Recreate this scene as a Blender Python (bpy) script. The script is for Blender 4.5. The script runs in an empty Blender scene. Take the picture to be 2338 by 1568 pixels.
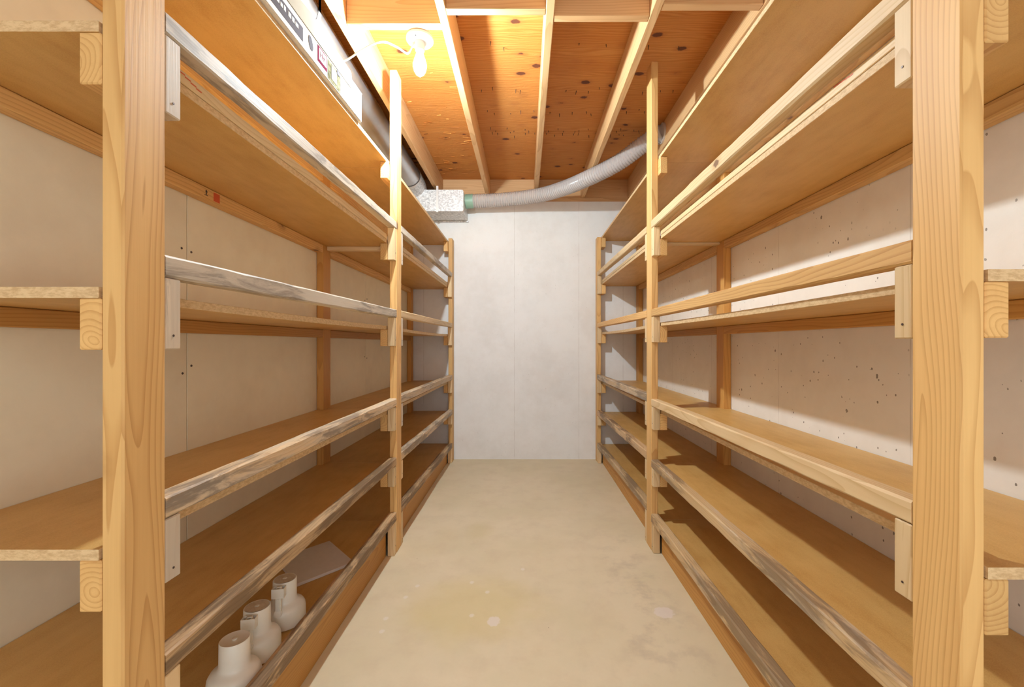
import bpy, bmesh, math, random
from mathutils import Vector, Matrix, noise

random.seed(7)
scene = bpy.context.scene
scene.cycles.use_light_tree = False     # one lamp only
scene.cycles.diffuse_bounces = 6
col = scene.collection

# ------------------------------------------------------------------ camera
F_PX = 990.0                      # focal length in pixels of the 2338 px wide frame
EYE = 1.125                       # eye height
cam_d = bpy.data.cameras.new('camera')
cam = bpy.data.objects.new('camera', cam_d)
col.objects.link(cam)
cam_d.sensor_fit = 'HORIZONTAL'
cam_d.sensor_width = 36.0
cam_d.lens = F_PX / 2338.0 * 36.0
cam_d.shift_x = (1169.0 - 1198.0) / 2338.0
cam_d.shift_y = (786.0 - 784.0) / 2338.0
cam_d.clip_start = 0.02
cam.location = (0, 0, EYE)
cam.rotation_euler = (math.radians(90), 0, 0)
scene.camera = cam

# ------------------------------------------------------------------ world: soft light coming in through the open end behind the camera
world = bpy.data.worlds.new('world')
scene.world = world
world.use_nodes = True
bg = world.node_tree.nodes['Background']
bg.inputs['Color'].default_value = (0.88, 0.96, 1.0, 1)
bg.inputs['Strength'].default_value = 2.5

BULB_STRENGTH = 3250.0             # emission of the bare bulb (the only lamp)
BULB_COLOR = (0.79, 0.93, 1.0)

vs = scene.view_settings
vs.view_transform = 'Standard'
vs.look = 'None'
vs.gamma = 1.0
vs.use_curve_mapping = False
vs.exposure = 0.0

# ------------------------------------------------------------------ dimensions
WALL_L, WALL_R, WALL_B = -1.125, 1.130, 4.25
Y_OPEN = -1.5                     # the room is open behind the camera
Z_WALL = 2.524                    # top of the foundation wall
Z_JOIST = 2.562                   # underside of joists
Z_SUB = 2.746                     # underside of subfloor

# ================================================================== materials
def new_mat(name):
    m = bpy.data.materials.new(name)
    m.use_nodes = True
    nt = m.node_tree
    b = nt.nodes['Principled BSDF']
    return m, nt, b

def N(nt, typ, **kw):
    n = nt.nodes.new(typ)
    for k, v in kw.items():
        setattr(n, k, v)
    return n

def mixc(nt, fac, a, b, mode='MIX'):
    n = nt.nodes.new('ShaderNodeMix')
    n.data_type = 'RGBA'
    n.blend_type = mode
    for sock, v in ((n.inputs[0], fac), (n.inputs[6], a), (n.inputs[7], b)):
        if hasattr(v, 'is_output'):
            nt.links.new(v, sock)
        elif isinstance(v, (tuple, list)):
            sock.default_value = (v[0], v[1], v[2], 1)
        else:
            sock.default_value = v
    return n.outputs[2]

def math_n(nt, op, a, b=None, c=None, clamp=False):
    n = nt.nodes.new('ShaderNodeMath')
    n.operation = op
    n.use_clamp = clamp
    for i, v in enumerate((a, b, c)):
        if v is None:
            continue
        if hasattr(v, 'is_output'):
            nt.links.new(v, n.inputs[i])
        else:
            n.inputs[i].default_value = v
    return n.outputs[0]

def ramp(nt, fac, stops):
    n = nt.nodes.new('ShaderNodeValToRGB')
    e = n.color_ramp.elements
    while len(e) < len(stops):
        e.new(0.5)
    for i, (p, c) in enumerate(stops):
        e[i].position = p
        e[i].color = (c, c, c, 1) if not isinstance(c, (tuple, list)) else (c[0], c[1], c[2], 1)
    nt.links.new(fac, n.inputs[0])
    return n.outputs[0]

def smooth(nt, v, lo, hi):
    n = nt.nodes.new('ShaderNodeMapRange')
    n.interpolation_type = 'SMOOTHSTEP'
    nt.links.new(v, n.inputs[0])
    n.inputs[1].default_value = lo
    n.inputs[2].default_value = hi
    return n.outputs[0]

def obj_coords(nt, random_shift=True):
    tc = N(nt, 'ShaderNodeTexCoord')
    if not random_shift:
        return tc.outputs['Object']
    oi = N(nt, 'ShaderNodeObjectInfo')
    mul = N(nt, 'ShaderNodeVectorMath', operation='MULTIPLY_ADD')
    comb = N(nt, 'ShaderNodeCombineXYZ')
    nt.links.new(oi.outputs['Random'], comb.inputs[0])
    r2 = math_n(nt, 'FRACT', math_n(nt, 'MULTIPLY', oi.outputs['Random'], 13.71))
    r3 = math_n(nt, 'FRACT', math_n(nt, 'MULTIPLY', oi.outputs['Random'], 57.13))
    nt.links.new(r2, comb.inputs[1])
    nt.links.new(r3, comb.inputs[2])
    nt.links.new(comb.outputs[0], mul.inputs[0])
    mul.inputs[1].default_value = (37.0, 41.0, 29.0)
    nt.links.new(tc.outputs['Object'], mul.inputs[2])
    return mul.outputs[0]

def scaled(nt, vec, s):
    n = N(nt, 'ShaderNodeVectorMath', operation='MULTIPLY')
    nt.links.new(vec, n.inputs[0])
    n.inputs[1].default_value = s
    return n.outputs[0]

def noise_t(nt, vec, scale, detail=3.0, rough=0.5, dist=0.0):
    n = N(nt, 'ShaderNodeTexNoise')
    nt.links.new(vec, n.inputs['Vector'])
    n.inputs['Scale'].default_value = scale
    n.inputs['Detail'].default_value = detail
    n.inputs['Roughness'].default_value = rough
    n.inputs['Distortion'].default_value = dist
    return n.outputs[0]

def voro(nt, vec, scale, feature='F1', rnd=1.0):
    n = N(nt, 'ShaderNodeTexVoronoi')
    n.feature = feature
    nt.links.new(vec, n.inputs['Vector'])
    n.inputs['Scale'].default_value = scale
    n.inputs['Randomness'].default_value = rnd
    return n

def bump(nt, b, h, strength, dist=0.002):
    n = N(nt, 'ShaderNodeBump')
    n.inputs['Strength'].default_value = strength
    n.inputs['Distance'].default_value = dist
    nt.links.new(h, n.inputs['Height'])
    nt.links.new(n.outputs[0], b.inputs['Normal'])

def wood(name, axis, light, dark, weather=0.0, weather_col=(0.10, 0.075, 0.055), grey=0.0, knots=True, ring=34.0, rough=0.55):
    """sawn softwood with growth rings running along one local axis, knots and (optionally) grey weathering"""
    m, nt, b = new_mat(name)
    vec = obj_coords(nt)
    ai = 'xyz'.index(axis)
    def st(a, p):
        v = [p, p, p]
        v[ai] = a
        return tuple(v)
    tc = N(nt, 'ShaderNodeTexCoord').outputs['Object']
    oi = N(nt, 'ShaderNodeObjectInfo').outputs['Random']
    # rings: wobbling concentric layers round a wandering pith
    wob = N(nt, 'ShaderNodeTexNoise')
    nt.links.new(scaled(nt, vec, st(1.1, 4.0)), wob.inputs['Vector'])
    wob.inputs['Scale'].default_value = 1.0
    wob.inputs['Detail'].default_value = 2.0
    sub = N(nt, 'ShaderNodeVectorMath', operation='MULTIPLY_ADD')
    nt.links.new(wob.outputs['Color'], sub.inputs[0])
    sub.inputs[1].default_value = st(0.0, 0.10)
    nt.links.new(scaled(nt, tc, st(0.05, 1.0)), sub.inputs[2])
    offs = N(nt, 'ShaderNodeCombineXYZ')
    r2 = math_n(nt, 'FRACT', math_n(nt, 'MULTIPLY', oi, 91.7))
    for i in range(3):
        if i != ai:
            nt.links.new(math_n(nt, 'MULTIPLY_ADD', r2 if i == (ai + 1) % 3 else oi, 0.10, -0.10), offs.inputs[i])
    add = N(nt, 'ShaderNodeVectorMath', operation='ADD')
    nt.links.new(sub.outputs[0], add.inputs[0])
    nt.links.new(offs.outputs[0], add.inputs[1])
    wv = N(nt, 'ShaderNodeTexWave')
    wv.wave_type = 'RINGS'
    wv.rings_direction = axis.upper()
    wv.wave_profile = 'SAW'
    nt.links.new(add.outputs[0], wv.inputs['Vector'])
    wv.inputs['Scale'].default_value = ring
    wv.inputs['Distortion'].default_value = 0.6
    wv.inputs['Detail'].default_value = 1.0
    rings = ramp(nt, wv.outputs['Fac'], [(0.0, 0.0), (0.55, 0.10), (0.86, 0.75), (0.97, 1.0), (1.0, 0.0)])
    fine = noise_t(nt, scaled(nt, vec, st(3.0, 160.0)), 1.0, 4.0, 0.6)
    broad = noise_t(nt, scaled(nt, vec, st(1.3, 9.0)), 1.0, 3.0, 0.55)
    fac = math_n(nt, 'ADD', math_n(nt, 'MULTIPLY', rings, 0.46), math_n(nt, 'MULTIPLY', fine, 0.24))
    fac = math_n(nt, 'ADD', fac, math_n(nt, 'MULTIPLY_ADD', broad, 0.9, -0.40), clamp=True)
    c = mixc(nt, fac, light, dark)
    # board to board tone
    tone = math_n(nt, 'MULTIPLY_ADD', r2, 0.24, 0.88)
    hsv = N(nt, 'ShaderNodeHueSaturation')
    nt.links.new(c, hsv.inputs['Color'])
    nt.links.new(tone, hsv.inputs['Value'])
    c = hsv.outputs[0]
    if knots:
        vk = voro(nt, scaled(nt, vec, st(3.6, 6.0)), 1.0)
        sepk = N(nt, 'ShaderNodeSeparateColor')
        nt.links.new(vk.outputs['Color'], sepk.inputs[0])
        has = math_n(nt, 'GREATER_THAN', sepk.outputs[0], 0.62)
        wd = math_n(nt, 'MULTIPLY_ADD', noise_t(nt, vec, 60.0, 1.0), 0.06, -0.03)
        kd = math_n(nt, 'ADD', vk.outputs['Distance'], wd)
        core = math_n(nt, 'MULTIPLY', math_n(nt, 'SUBTRACT', 1.0, smooth(nt, kd, 0.055, 0.085)), has)
        halo = math_n(nt, 'MULTIPLY', math_n(nt, 'SUBTRACT', 1.0, smooth(nt, kd, 0.07, 0.20)), has)
        c = mixc(nt, math_n(nt, 'MULTIPLY', halo, 0.45), c, tuple(v * 0.75 for v in dark))
        c = mixc(nt, math_n(nt, 'MULTIPLY', core, 0.85), c, (0.13, 0.055, 0.025))
    if grey > 0:
        g = smooth(nt, noise_t(nt, scaled(nt, vec, st(3.0, 26.0)), 1.0, 5.0, 0.65), 0.62 - 0.42 * grey, 0.80 - 0.30 * grey)
        c = mixc(nt, math_n(nt, 'MULTIPLY', g, 0.55 + 0.35 * grey), c, (0.53, 0.45, 0.36))
    if weather > 0:
        w1 = noise_t(nt, scaled(nt, vec, st(4.0, 30.0)), 1.0, 6.0, 0.68, 0.8)
        w2 = noise_t(nt, scaled(nt, vec, st(1.6, 6.0)), 1.0, 2.0, 0.5)
        w = math_n(nt, 'MULTIPLY', w1, w2)
        wm = smooth(nt, w, 0.30 - 0.15 * weather, 0.38 - 0.12 * weather)
        c = mixc(nt, math_n(nt, 'MULTIPLY', wm, 0.45 + 0.4 * weather), c, weather_col)
    nt.links.new(c, b.inputs['Base Color'])
    b.inputs['Roughness'].default_value = rough
    b.inputs['Specular IOR Level'].default_value = 0.35
    bump(nt, b, fine, 0.25 + 0.3 * weather, 0.0012)
    return m

PINE_L, PINE_D = (0.75, 0.465, 0.185), (0.44, 0.20, 0.05)
PALE_L, PALE_D = (0.73, 0.545, 0.32), (0.50, 0.30, 0.12)
pine = {a: wood('pine_along_' + a, a, PINE_L, PINE_D) for a in 'xyz'}
pale = {a: wood('pale_pine_along_' + a, a, PALE_L, PALE_D) for a in 'xyz'}
joist_wood = wood('joist_lumber_along_y', 'y', (0.72, 0.47, 0.24), (0.50, 0.26, 0.10), ring=24.0)
block_wood = wood('blocking_lumber_along_x', 'x', (0.70, 0.44, 0.22), (0.50, 0.26, 0.10), ring=24.0)
orange = {a: wood('orange_pine_along_' + a, a, (0.62, 0.32, 0.085), (0.40, 0.16, 0.03)) for a in 'xyz'}
grey_rail = wood('greyed_lumber_along_y', 'y', (0.64, 0.55, 0.44), (0.42, 0.32, 0.22), weather=0.55, weather_col=(0.17, 0.135, 0.11), grey=1.0, knots=False)
grey_block = wood('greyed_lumber_along_z', 'z', (0.68, 0.56, 0.43), (0.50, 0.36, 0.24), weather=0.25, weather_col=(0.20, 0.16, 0.13), grey=0.8, knots=False)
mottle_rail = wood('mottled_lumber_along_y', 'y', (0.66, 0.48, 0.29), (0.45, 0.28, 0.14), weather=0.6, weather_col=(0.13, 0.10, 0.08), grey=0.5, knots=False)
dark_rail = wood('weathered_lumber_along_y', 'y', (0.62, 0.42, 0.23), (0.36, 0.20, 0.09), weather=0.68, weather_col=(0.10, 0.058, 0.032), grey=0.1, knots=False)
worn_rail = wood('worn_lumber_along_y', 'y', (0.64, 0.45, 0.24), (0.40, 0.24, 0.11), weather=0.6, weather_col=(0.17, 0.11, 0.065), grey=0.3, knots=False)

def chipboard(name, base, dark, edge=False):
    m, nt, b = new_mat(name)
    vec = obj_coords(nt)
    if edge:
        n1 = noise_t(nt, scaled(nt, vec, (70, 70, 170)), 1.0, 4.0, 0.7)
        f = smooth(nt, n1, 0.36, 0.66)
    else:
        n1 = noise_t(nt, vec, 420.0, 2.0, 0.6)
        n2 = noise_t(nt, vec, 5.0, 4.0, 0.6)
        n3 = noise_t(nt, scaled(nt, vec, (30, 6, 30)), 1.0, 4.0, 0.6)
        f = math_n(nt, 'ADD', math_n(nt, 'MULTIPLY', n1, 0.5), math_n(nt, 'MULTIPLY', n2, 0.5))
        f = math_n(nt, 'ADD', f, math_n(nt, 'MULTIPLY_ADD', n3, 0.5, -0.28))
        f = smooth(nt, f, 0.28, 0.80)
    nt.links.new(mixc(nt, f, base, dark), b.inputs['Base Color'])
    b.inputs['Roughness'].default_value = 0.62 if edge else 0.42
    b.inputs['Specular IOR Level'].default_value = 0.3
    bump(nt, b, n1, 0.5 if edge else 0.12, 0.001)
    return m

board_face = chipboard('hardboard_faced_shelf', (0.66, 0.40, 0.135), (0.50, 0.265, 0.07))
board_edge = chipboard('particle_board_edge', (0.70, 0.50, 0.28), (0.54, 0.35, 0.18), edge=True)

def plywood():
    m, nt, b = new_mat('fir_plywood_subfloor')
    vec = obj_coords(nt)
    wob = N(nt, 'ShaderNodeTexNoise')
    nt.links.new(scaled(nt, vec, (1.2, 7.0, 1.0)), wob.inputs['Vector'])
    wob.inputs['Scale'].default_value = 1.0
    wob.inputs['Detail'].default_value = 3.0
    add = N(nt, 'ShaderNodeVectorMath', operation='MULTIPLY_ADD')
    nt.links.new(wob.outputs['Color'], add.inputs[0])
    add.inputs[1].default_value = (0, 0.16, 0)
    nt.links.new(scaled(nt, vec, (0.06, 1, 0)), add.inputs[2])
    wv = N(nt, 'ShaderNodeTexWave')
    wv.wave_type = 'BANDS'
    wv.bands_direction = 'Y'
    nt.links.new(add.outputs[0], wv.inputs['Vector'])
    wv.inputs['Scale'].default_value = 19.0
    wv.inputs['Distortion'].default_value = 1.5
    wv.inputs['Detail'].default_value = 2.0
    broad = noise_t(nt, scaled(nt, vec, (0.8, 4.0, 1)), 1.0, 3.0)
    f = math_n(nt, 'ADD', math_n(nt, 'MULTIPLY', wv.outputs['Fac'], 0.42), math_n(nt, 'MULTIPLY', broad, 0.75), clamp=True)
    c = mixc(nt, f, (0.72, 0.35, 0.10), (0.50, 0.175, 0.032))
    # knots, elongated along the grain
    vk = voro(nt, scaled(nt, vec, (6.5, 10.0, 0.2)), 1.0)
    sp = N(nt, 'ShaderNodeSeparateColor')
    nt.links.new(vk.outputs['Color'], sp.inputs[0])
    has = math_n(nt, 'GREATER_THAN', sp.outputs[0], 0.45)
    kd = math_n(nt, 'ADD', vk.outputs['Distance'], math_n(nt, 'MULTIPLY_ADD', noise_t(nt, vec, 40.0), 0.16, -0.08))
    core = math_n(nt, 'MULTIPLY', math_n(nt, 'SUBTRACT', 1.0, smooth(nt, kd, 0.14, 0.21)), has)
    halo = math_n(nt, 'MULTIPLY', math_n(nt, 'SUBTRACT', 1.0, smooth(nt, kd, 0.15, 0.42)), has)
    c = mixc(nt, math_n(nt, 'MULTIPLY', halo, 0.45), c, (0.42, 0.14, 0.04))
    c = mixc(nt, math_n(nt, 'MULTIPLY', core, 0.9), c, (0.10, 0.03, 0.02))
    # dark mineral streaks
    st = smooth(nt, noise_t(nt, scaled(nt, vec, (6.0, 70.0, 1)), 1.0, 4.0, 0.6), 0.70, 0.78)
    c = mixc(nt, math_n(nt, 'MULTIPLY', st, 0.7), c, (0.14, 0.05, 0.02))
    nt.links.new(c, b.inputs['Base Color'])
    b.inputs['Roughness'].default_value = 0.6
    b.inputs['Specular IOR Level'].default_value = 0.25
    bump_h = noise_t(nt, scaled(nt, vec, (9.0, 55.0, 1)), 1.0, 3.0, 0.7, 1.2)
    bump(nt, b, bump_h, 0.5, 0.006)
    return m
ply = plywood()

def n2_or(nt, vec):
    return noise_t(nt, vec, 3.1, 2.0, 0.6)

def painted_wall(name, base, seams, axis, pits=0.0, weave=False, top_stain=False):
    """painted foundation wall; seams = coordinates of the form lines along the given axis"""
    m, nt, b = new_mat(name)
    vec = obj_coords(nt, False)
    sep = N(nt, 'ShaderNodeSeparateXYZ')
    nt.links.new(vec, sep.inputs[0])
    n = noise_t(nt, vec, 2.2, 5.0, 0.6)
    n2 = noise_t(nt, vec, 14.0, 4.0, 0.6)
    f = math_n(nt, 'ADD', math_n(nt, 'MULTIPLY', n, 0.7), math_n(nt, 'MULTIPLY', n2, 0.3))
    c = mixc(nt, smooth(nt, f, 0.35, 0.72), base, tuple(v * k for v, k in zip(base, (0.90, 0.885, 0.87))))
    h = noise_t(nt, vec, 90.0, 2.0)
    clus = smooth(nt, n2_or(nt, vec), 0.36, 0.56) if pits > 0 else None
    brk = smooth(nt, noise_t(nt, vec, 9.0, 2.0), 0.38, 0.55) if seams else None
    pn = noise_t(nt, vec, 160.0, 1.0) if pits > 0 else None
    along = sep.outputs[axis]
    for s in seams:
        d = math_n(nt, 'ABSOLUTE', math_n(nt, 'ADD', math_n(nt, 'SUBTRACT', along, s), math_n(nt, 'MULTIPLY_ADD', n2, 0.004, -0.002)))
        line = math_n(nt, 'SUBTRACT', 1.0, smooth(nt, d, 0.0010, 0.0034))
        lm = math_n(nt, 'MULTIPLY', line, math_n(nt, 'MULTIPLY_ADD', brk, 0.24, 0.09))
        c = mixc(nt, lm, c, (0.33, 0.27, 0.22))
    if pits > 0:
        for sc, thr, rad in ((23.0, 0.55, 0.080), (46.0, 0.42, 0.115)):
            stv = scaled(nt, vec, (1.0, 1.0, 0.72))
            vk = voro(nt, stv, sc)
            sp = N(nt, 'ShaderNodeSeparateColor')
            nt.links.new(vk.outputs['Color'], sp.inputs[0])
            has = math_n(nt, 'MULTIPLY', math_n(nt, 'GREATER_THAN', sp.outputs[0], thr), clus)
            rr = math_n(nt, 'MULTIPLY_ADD', sp.outputs[1], rad * 1.1, rad * 0.3)
            rr = math_n(nt, 'ADD', rr, math_n(nt, 'MULTIPLY_ADD', pn, 0.12, -0.06))
            pit = math_n(nt, 'MULTIPLY', math_n(nt, 'LESS_THAN', vk.outputs['Distance'], rr), has)
            c = mixc(nt, math_n(nt, 'MULTIPLY', pit, 0.8 * pits), c, (0.13, 0.095, 0.07))
    nt.links.new(c, b.inputs['Base Color'])
    b.inputs['Roughness'].default_value = 0.7
    b.inputs['Specular IOR Level'].default_value = 0.3
    bump(nt, b, h, 0.10, 0.0025)
    return m

WALL_C = (0.83, 0.79, 0.745)
mat_wall_left = painted_wall('painted_wall_panel', (0.85, 0.775, 0.60), [], 1, pits=0.0, weave=True)
mat_wall_right = painted_wall('painted_concrete_right', (0.82, 0.77, 0.71), [1.27, 1.93, 2.62, 3.31, 3.95], 1, pits=1.0)
mat_wall_back = painted_wall('painted_concrete_back', (0.81, 0.80, 0.79), [-0.99, -0.10, 0.53, 0.965], 0, pits=0.16)

def floor_mat():
    m, nt, b = new_mat('sealed_tan_concrete')
    vec = obj_coords(nt, False)
    n1 = noise_t(nt, vec, 1.6, 5.0, 0.6)
    n2 = noise_t(nt, vec, 8.0, 6.0, 0.65)
    n3 = noise_t(nt, vec, 60.0, 3.0, 0.6)
    c = mixc(nt, smooth(nt, n1, 0.32, 0.70), (0.72, 0.625, 0.45), (0.65, 0.57, 0.385))
    c = mixc(nt, math_n(nt, 'MULTIPLY', smooth(nt, n2, 0.42, 0.75), 0.5), c, (0.60, 0.50, 0.35))
    c = mixc(nt, math_n(nt, 'MULTIPLY', n3, 0.10), c, (0.50, 0.40, 0.27))
    def blob(x, y, rx, ry, wob=0.35, edge=0.25):
        mp = N(nt, 'ShaderNodeMapping')
        mp.vector_type = 'TEXTURE'
        mp.inputs['Location'].default_value = (x, y, 0)
        mp.inputs['Scale'].default_value = (rx, ry, 1)
        nt.links.new(vec, mp.inputs['Vector'])
        ln = N(nt, 'ShaderNodeVectorMath', operation='LENGTH')
        mz = scaled(nt, mp.outputs[0], (1, 1, 0))
        nt.links.new(mz, ln.inputs[0])
        w = math_n(nt, 'MULTIPLY_ADD', noise_t(nt, mp.outputs[0], 1.8, 3.0), wob * 2, -wob)
        return math_n(nt, 'SUBTRACT', 1.0, smooth(nt, math_n(nt, 'ADD', ln.outputs['Value'], w), 1.0 - edge, 1.0 + edge))
    c = mixc(nt, math_n(nt, 'MULTIPLY', blob(-0.22, 1.86, 0.26, 0.20, 0.5, 0.5), 0.42), c, (0.60, 0.49, 0.19))
    c = mixc(nt, math_n(nt, 'MULTIPLY', blob(-0.28, 2.62, 0.07, 0.10, 0.4, 0.6), 0.25), c, (0.50, 0.42, 0.18))
    # scuffed grey strip along the right-hand shelves
    sc = math_n(nt, 'MULTIPLY', blob(0.52, 1.75, 0.13, 0.75, 0.4, 0.5), smooth(nt, n2, 0.45, 0.68))
    c = mixc(nt, math_n(nt, 'MULTIPLY', sc, 0.32), c, (0.40, 0.34, 0.27))
    for x, y, rx, ry in ((-0.126, 1.762, 0.026, 0.030), (0.585, 1.82, 0.042, 0.036)):
        c = mixc(nt, math_n(nt, 'MULTIPLY', blob(x, y, rx, ry, 0.4, 0.12), 0.75), c, (0.74, 0.66, 0.60))
    for x, y in ((-0.50, 2.02), (-0.53, 1.93), (-0.25, 2.05), (-0.17, 1.97), (-0.22, 1.80), (-0.01, 2.17), (-0.57, 1.78), (0.75, 1.97), (-0.56, 1.70)):
        c = mixc(nt, math_n(nt, 'MULTIPLY', blob(x, y, 0.010, 0.011, 0.5, 0.3), 0.6), c, (0.76, 0.70, 0.63))
    # dark specks
    vk = voro(nt, vec, 9.0)
    sp = N(nt, 'ShaderNodeSeparateColor')
    nt.links.new(vk.outputs['Color'], sp.inputs[0])
    spk = math_n(nt, 'MULTIPLY', math_n(nt, 'LESS_THAN', vk.outputs['Distance'], 0.026), math_n(nt, 'GREATER_THAN', sp.outputs[0], 0.72))
    c = mixc(nt, math_n(nt, 'MULTIPLY', spk, 0.6), c, (0.20, 0.15, 0.09))
    nt.links.new(c, b.inputs['Base Color'])
    b.inputs['Roughness'].default_value = 0.55
    b.inputs['Specular IOR Level'].default_value = 0.35
    bump(nt, b, n2, 0.10, 0.003)
    return m
mat_floor = floor_mat()

def plain(name, color, rough=0.5, metal=0.0, spec=0.5, noise_amt=0.0, noise_scale=40.0, dark=None):
    m, nt, b = new_mat(name)
    b.inputs['Roughness'].default_value = rough
    b.inputs['Metallic'].default_value = metal
    b.inputs['Specular IOR Level'].default_value = spec
    vec = obj_coords(nt, False)
    n = noise_t(nt, vec, noise_scale, 4.0, 0.6)
    d = dark or tuple(v * 0.8 for v in color)
    f = math_n(nt, 'MULTIPLY', smooth(nt, n, 0.35, 0.7), noise_amt)
    nt.links.new(mixc(nt, f, color, d), b.inputs['Base Color'])
    return m

mat_porcelain = plain('white_porcelain', (0.86, 0.85, 0.83), 0.25)
mat_cable = plain('white_cable_sheath', (0.86, 0.83, 0.77), 0.45)
mat_bottle = plain('white_polyethylene', (0.86, 0.83, 0.76), 0.32, noise_amt=0.35, noise_scale=12.0, dark=(0.79, 0.74, 0.65))
mat_bottle_dirt = plain('dirty_polyethylene', (0.72, 0.65, 0.54), 0.45, noise_amt=0.8, noise_scale=60.0, dark=(0.58, 0.49, 0.37))
mat_white_board = plain('white_melamine', (0.74, 0.69, 0.66), 0.35, noise_amt=0.2)
mat_carton = plain('white_carton', (0.70, 0.665, 0.62), 0.95, spec=0.02, noise_amt=0.2, noise_scale=9.0)
mat_cream = plain('cream_carton', (0.34, 0.30, 0.24), 0.95, spec=0.02, noise_amt=0.2)
mat_print_grey = plain('grey_print', (0.11, 0.10, 0.11), 0.95, spec=0.02)
mat_print_pink = plain('magenta_print', (0.12, 0.008, 0.028), 0.95, spec=0.02)
mat_print_olive = plain('olive_print', (0.075, 0.064, 0.028), 0.95, spec=0.02, noise_amt=0.8, noise_scale=60.0, dark=(0.22, 0.20, 0.13))
mat_print_dark = plain('dark_print', (0.02, 0.017, 0.017), 0.95, spec=0.02)
mat_steel = plain('bare_duct_steel', (0.46, 0.44, 0.43), 0.34, metal=0.9, noise_amt=0.5, noise_scale=7.0, dark=(0.34, 0.30, 0.28))
mat_brown_duct = plain('brown_mottled_duct', (0.15, 0.085, 0.042), 0.9, spec=0.05, noise_amt=0.9, noise_scale=55.0, dark=(0.07, 0.036, 0.018))  # rough mottled brown colour for the near length of the duct
mat_strap = plain('galvanised_strap', (0.66, 0.64, 0.62), 0.45, metal=0.4)
mat_green = plain('green_tape', (0.25, 0.40, 0.30), 0.45)
mat_dark = plain('dark_opening', (0.03, 0.025, 0.02), 0.8)
mat_nail = plain('nail_steel', (0.10, 0.07, 0.06), 0.5, metal=0.6)
mat_red = plain('red_crayon', (0.62, 0.10, 0.03), 0.6)
mat_ink = plain('black_ink', (0.04, 0.03, 0.03), 0.6)

def galvanised():
    m, nt, b = new_mat('galvanised_spangle')
    vec = obj_coords(nt, False)
    v = voro(nt, vec, 95.0)
    sp = N(nt, 'ShaderNodeSeparateColor')
    nt.links.new(v.outputs['Color'], sp.inputs[0])
    nt.links.new(mixc(nt, sp.outputs[0], (0.78, 0.78, 0.78), (0.44, 0.44, 0.45)), b.inputs['Base Color'])
    b.inputs['Metallic'].default_value = 0.35
    nt.links.new(math_n(nt, 'MULTIPLY_ADD', sp.outputs[1], 0.25, 0.35), b.inputs['Roughness'])
    return m
mat_galv = galvanised()

def hose_mat():
    m, nt, b = new_mat('clear_ribbed_plastic')
    b.inputs['Base Color'].default_value = (0.76, 0.73, 0.72, 1)
    b.inputs['Roughness'].default_value = 0.16
    b.inputs['Specular IOR Level'].default_value = 0.8
    tr = N(nt, 'ShaderNodeBsdfTransparent')
    tr.inputs[0].default_value = (0.93, 0.90, 0.88, 1)
    mx = N(nt, 'ShaderNodeMixShader')
    mx.inputs[0].default_value = 0.55
    nt.links.new(tr.outputs[0], mx.inputs[1])
    nt.links.new(b.outputs[0], mx.inputs[2])
    nt.links.new(mx.outputs[0], nt.nodes['Material Output'].inputs['Surface'])
    return m
mat_hose = hose_mat()
mat_wire = plain('hose_wire', (0.26, 0.24, 0.23), 0.35, metal=0.5)

m_bulb, nt, b = new_mat('lit_bulb_glass')
b.inputs['Base Color'].default_value = (0.9, 0.9, 0.88, 1)
b.inputs['Emission Color'].default_value = (*BULB_COLOR, 1)
b.inputs['Emission Strength'].default_value = BULB_STRENGTH
mat_bulb = m_bulb
m_bc, nt, b = new_mat('lit_bulb_frosted_neck')
b.inputs['Base Color'].default_value = (0.9, 0.9, 0.88, 1)
b.inputs['Emission Color'].default_value = (*BULB_COLOR, 1)
b.inputs['Emission Strength'].default_value = 4.0
mat_bulb_collar = m_bc

# ================================================================== mesh helpers
def link(name, bm, mats, parent=None, center=True, smooth_shade=False):
    bm.normal_update()
    if smooth_shade:
        for e in bm.edges:
            if len(e.link_faces) == 2 and e.calc_face_angle() > 0.75:
                e.smooth = False
    me = bpy.data.meshes.new(name)
    c = Vector((0, 0, 0))
    if center and len(bm.verts):
        lo = Vector([min(v.co[i] for v in bm.verts) for i in range(3)])
        hi = Vector([max(v.co[i] for v in bm.verts) for i in range(3)])
        c = (lo + hi) / 2
        for v in bm.verts:
            v.co -= c
    bm.to_mesh(me)
    bm.free()
    for m in (mats if isinstance(mats, (list, tuple)) else [mats]):
        me.materials.append(m)
    if smooth_shade:
        for p in me.polygons:
            p.use_smooth = True
    o = bpy.data.objects.new(name, me)
    col.objects.link(o)
    o.location = c
    if parent:
        par_loc = Vector((0, 0, 0))
        p = parent
        while p is not None:
            par_loc += p.location
            p = p.parent
        o.parent = parent
        o.location = c - par_loc
    return o

def tag(o, label=None, category=None, group=None, kind=None):
    if label: o['label'] = label
    if category: o['category'] = category
    if group: o['group'] = group
    if kind: o['kind'] = kind
    return o

def thing(name, loc, label, category, group=None):
    e = bpy.data.objects.new(name, None)
    e.empty_display_size = 0.05
    col.objects.link(e)
    e.location = loc
    return tag(e, label, category, group)

def bm_box(bm, x0, x1, y0, y1, z0, z1, mi=0):
    vs = [bm.verts.new((x, y, z)) for z in (z0, z1) for y in (y0, y1) for x in (x0, x1)]
    for q in ((0, 2, 3, 1), (4, 5, 7, 6), (0, 1, 5, 4), (2, 6, 7, 3), (0, 4, 6, 2), (1, 3, 7, 5)):
        f = bm.faces.new([vs[i] for i in q])
        f.material_index = mi
    return vs

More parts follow.
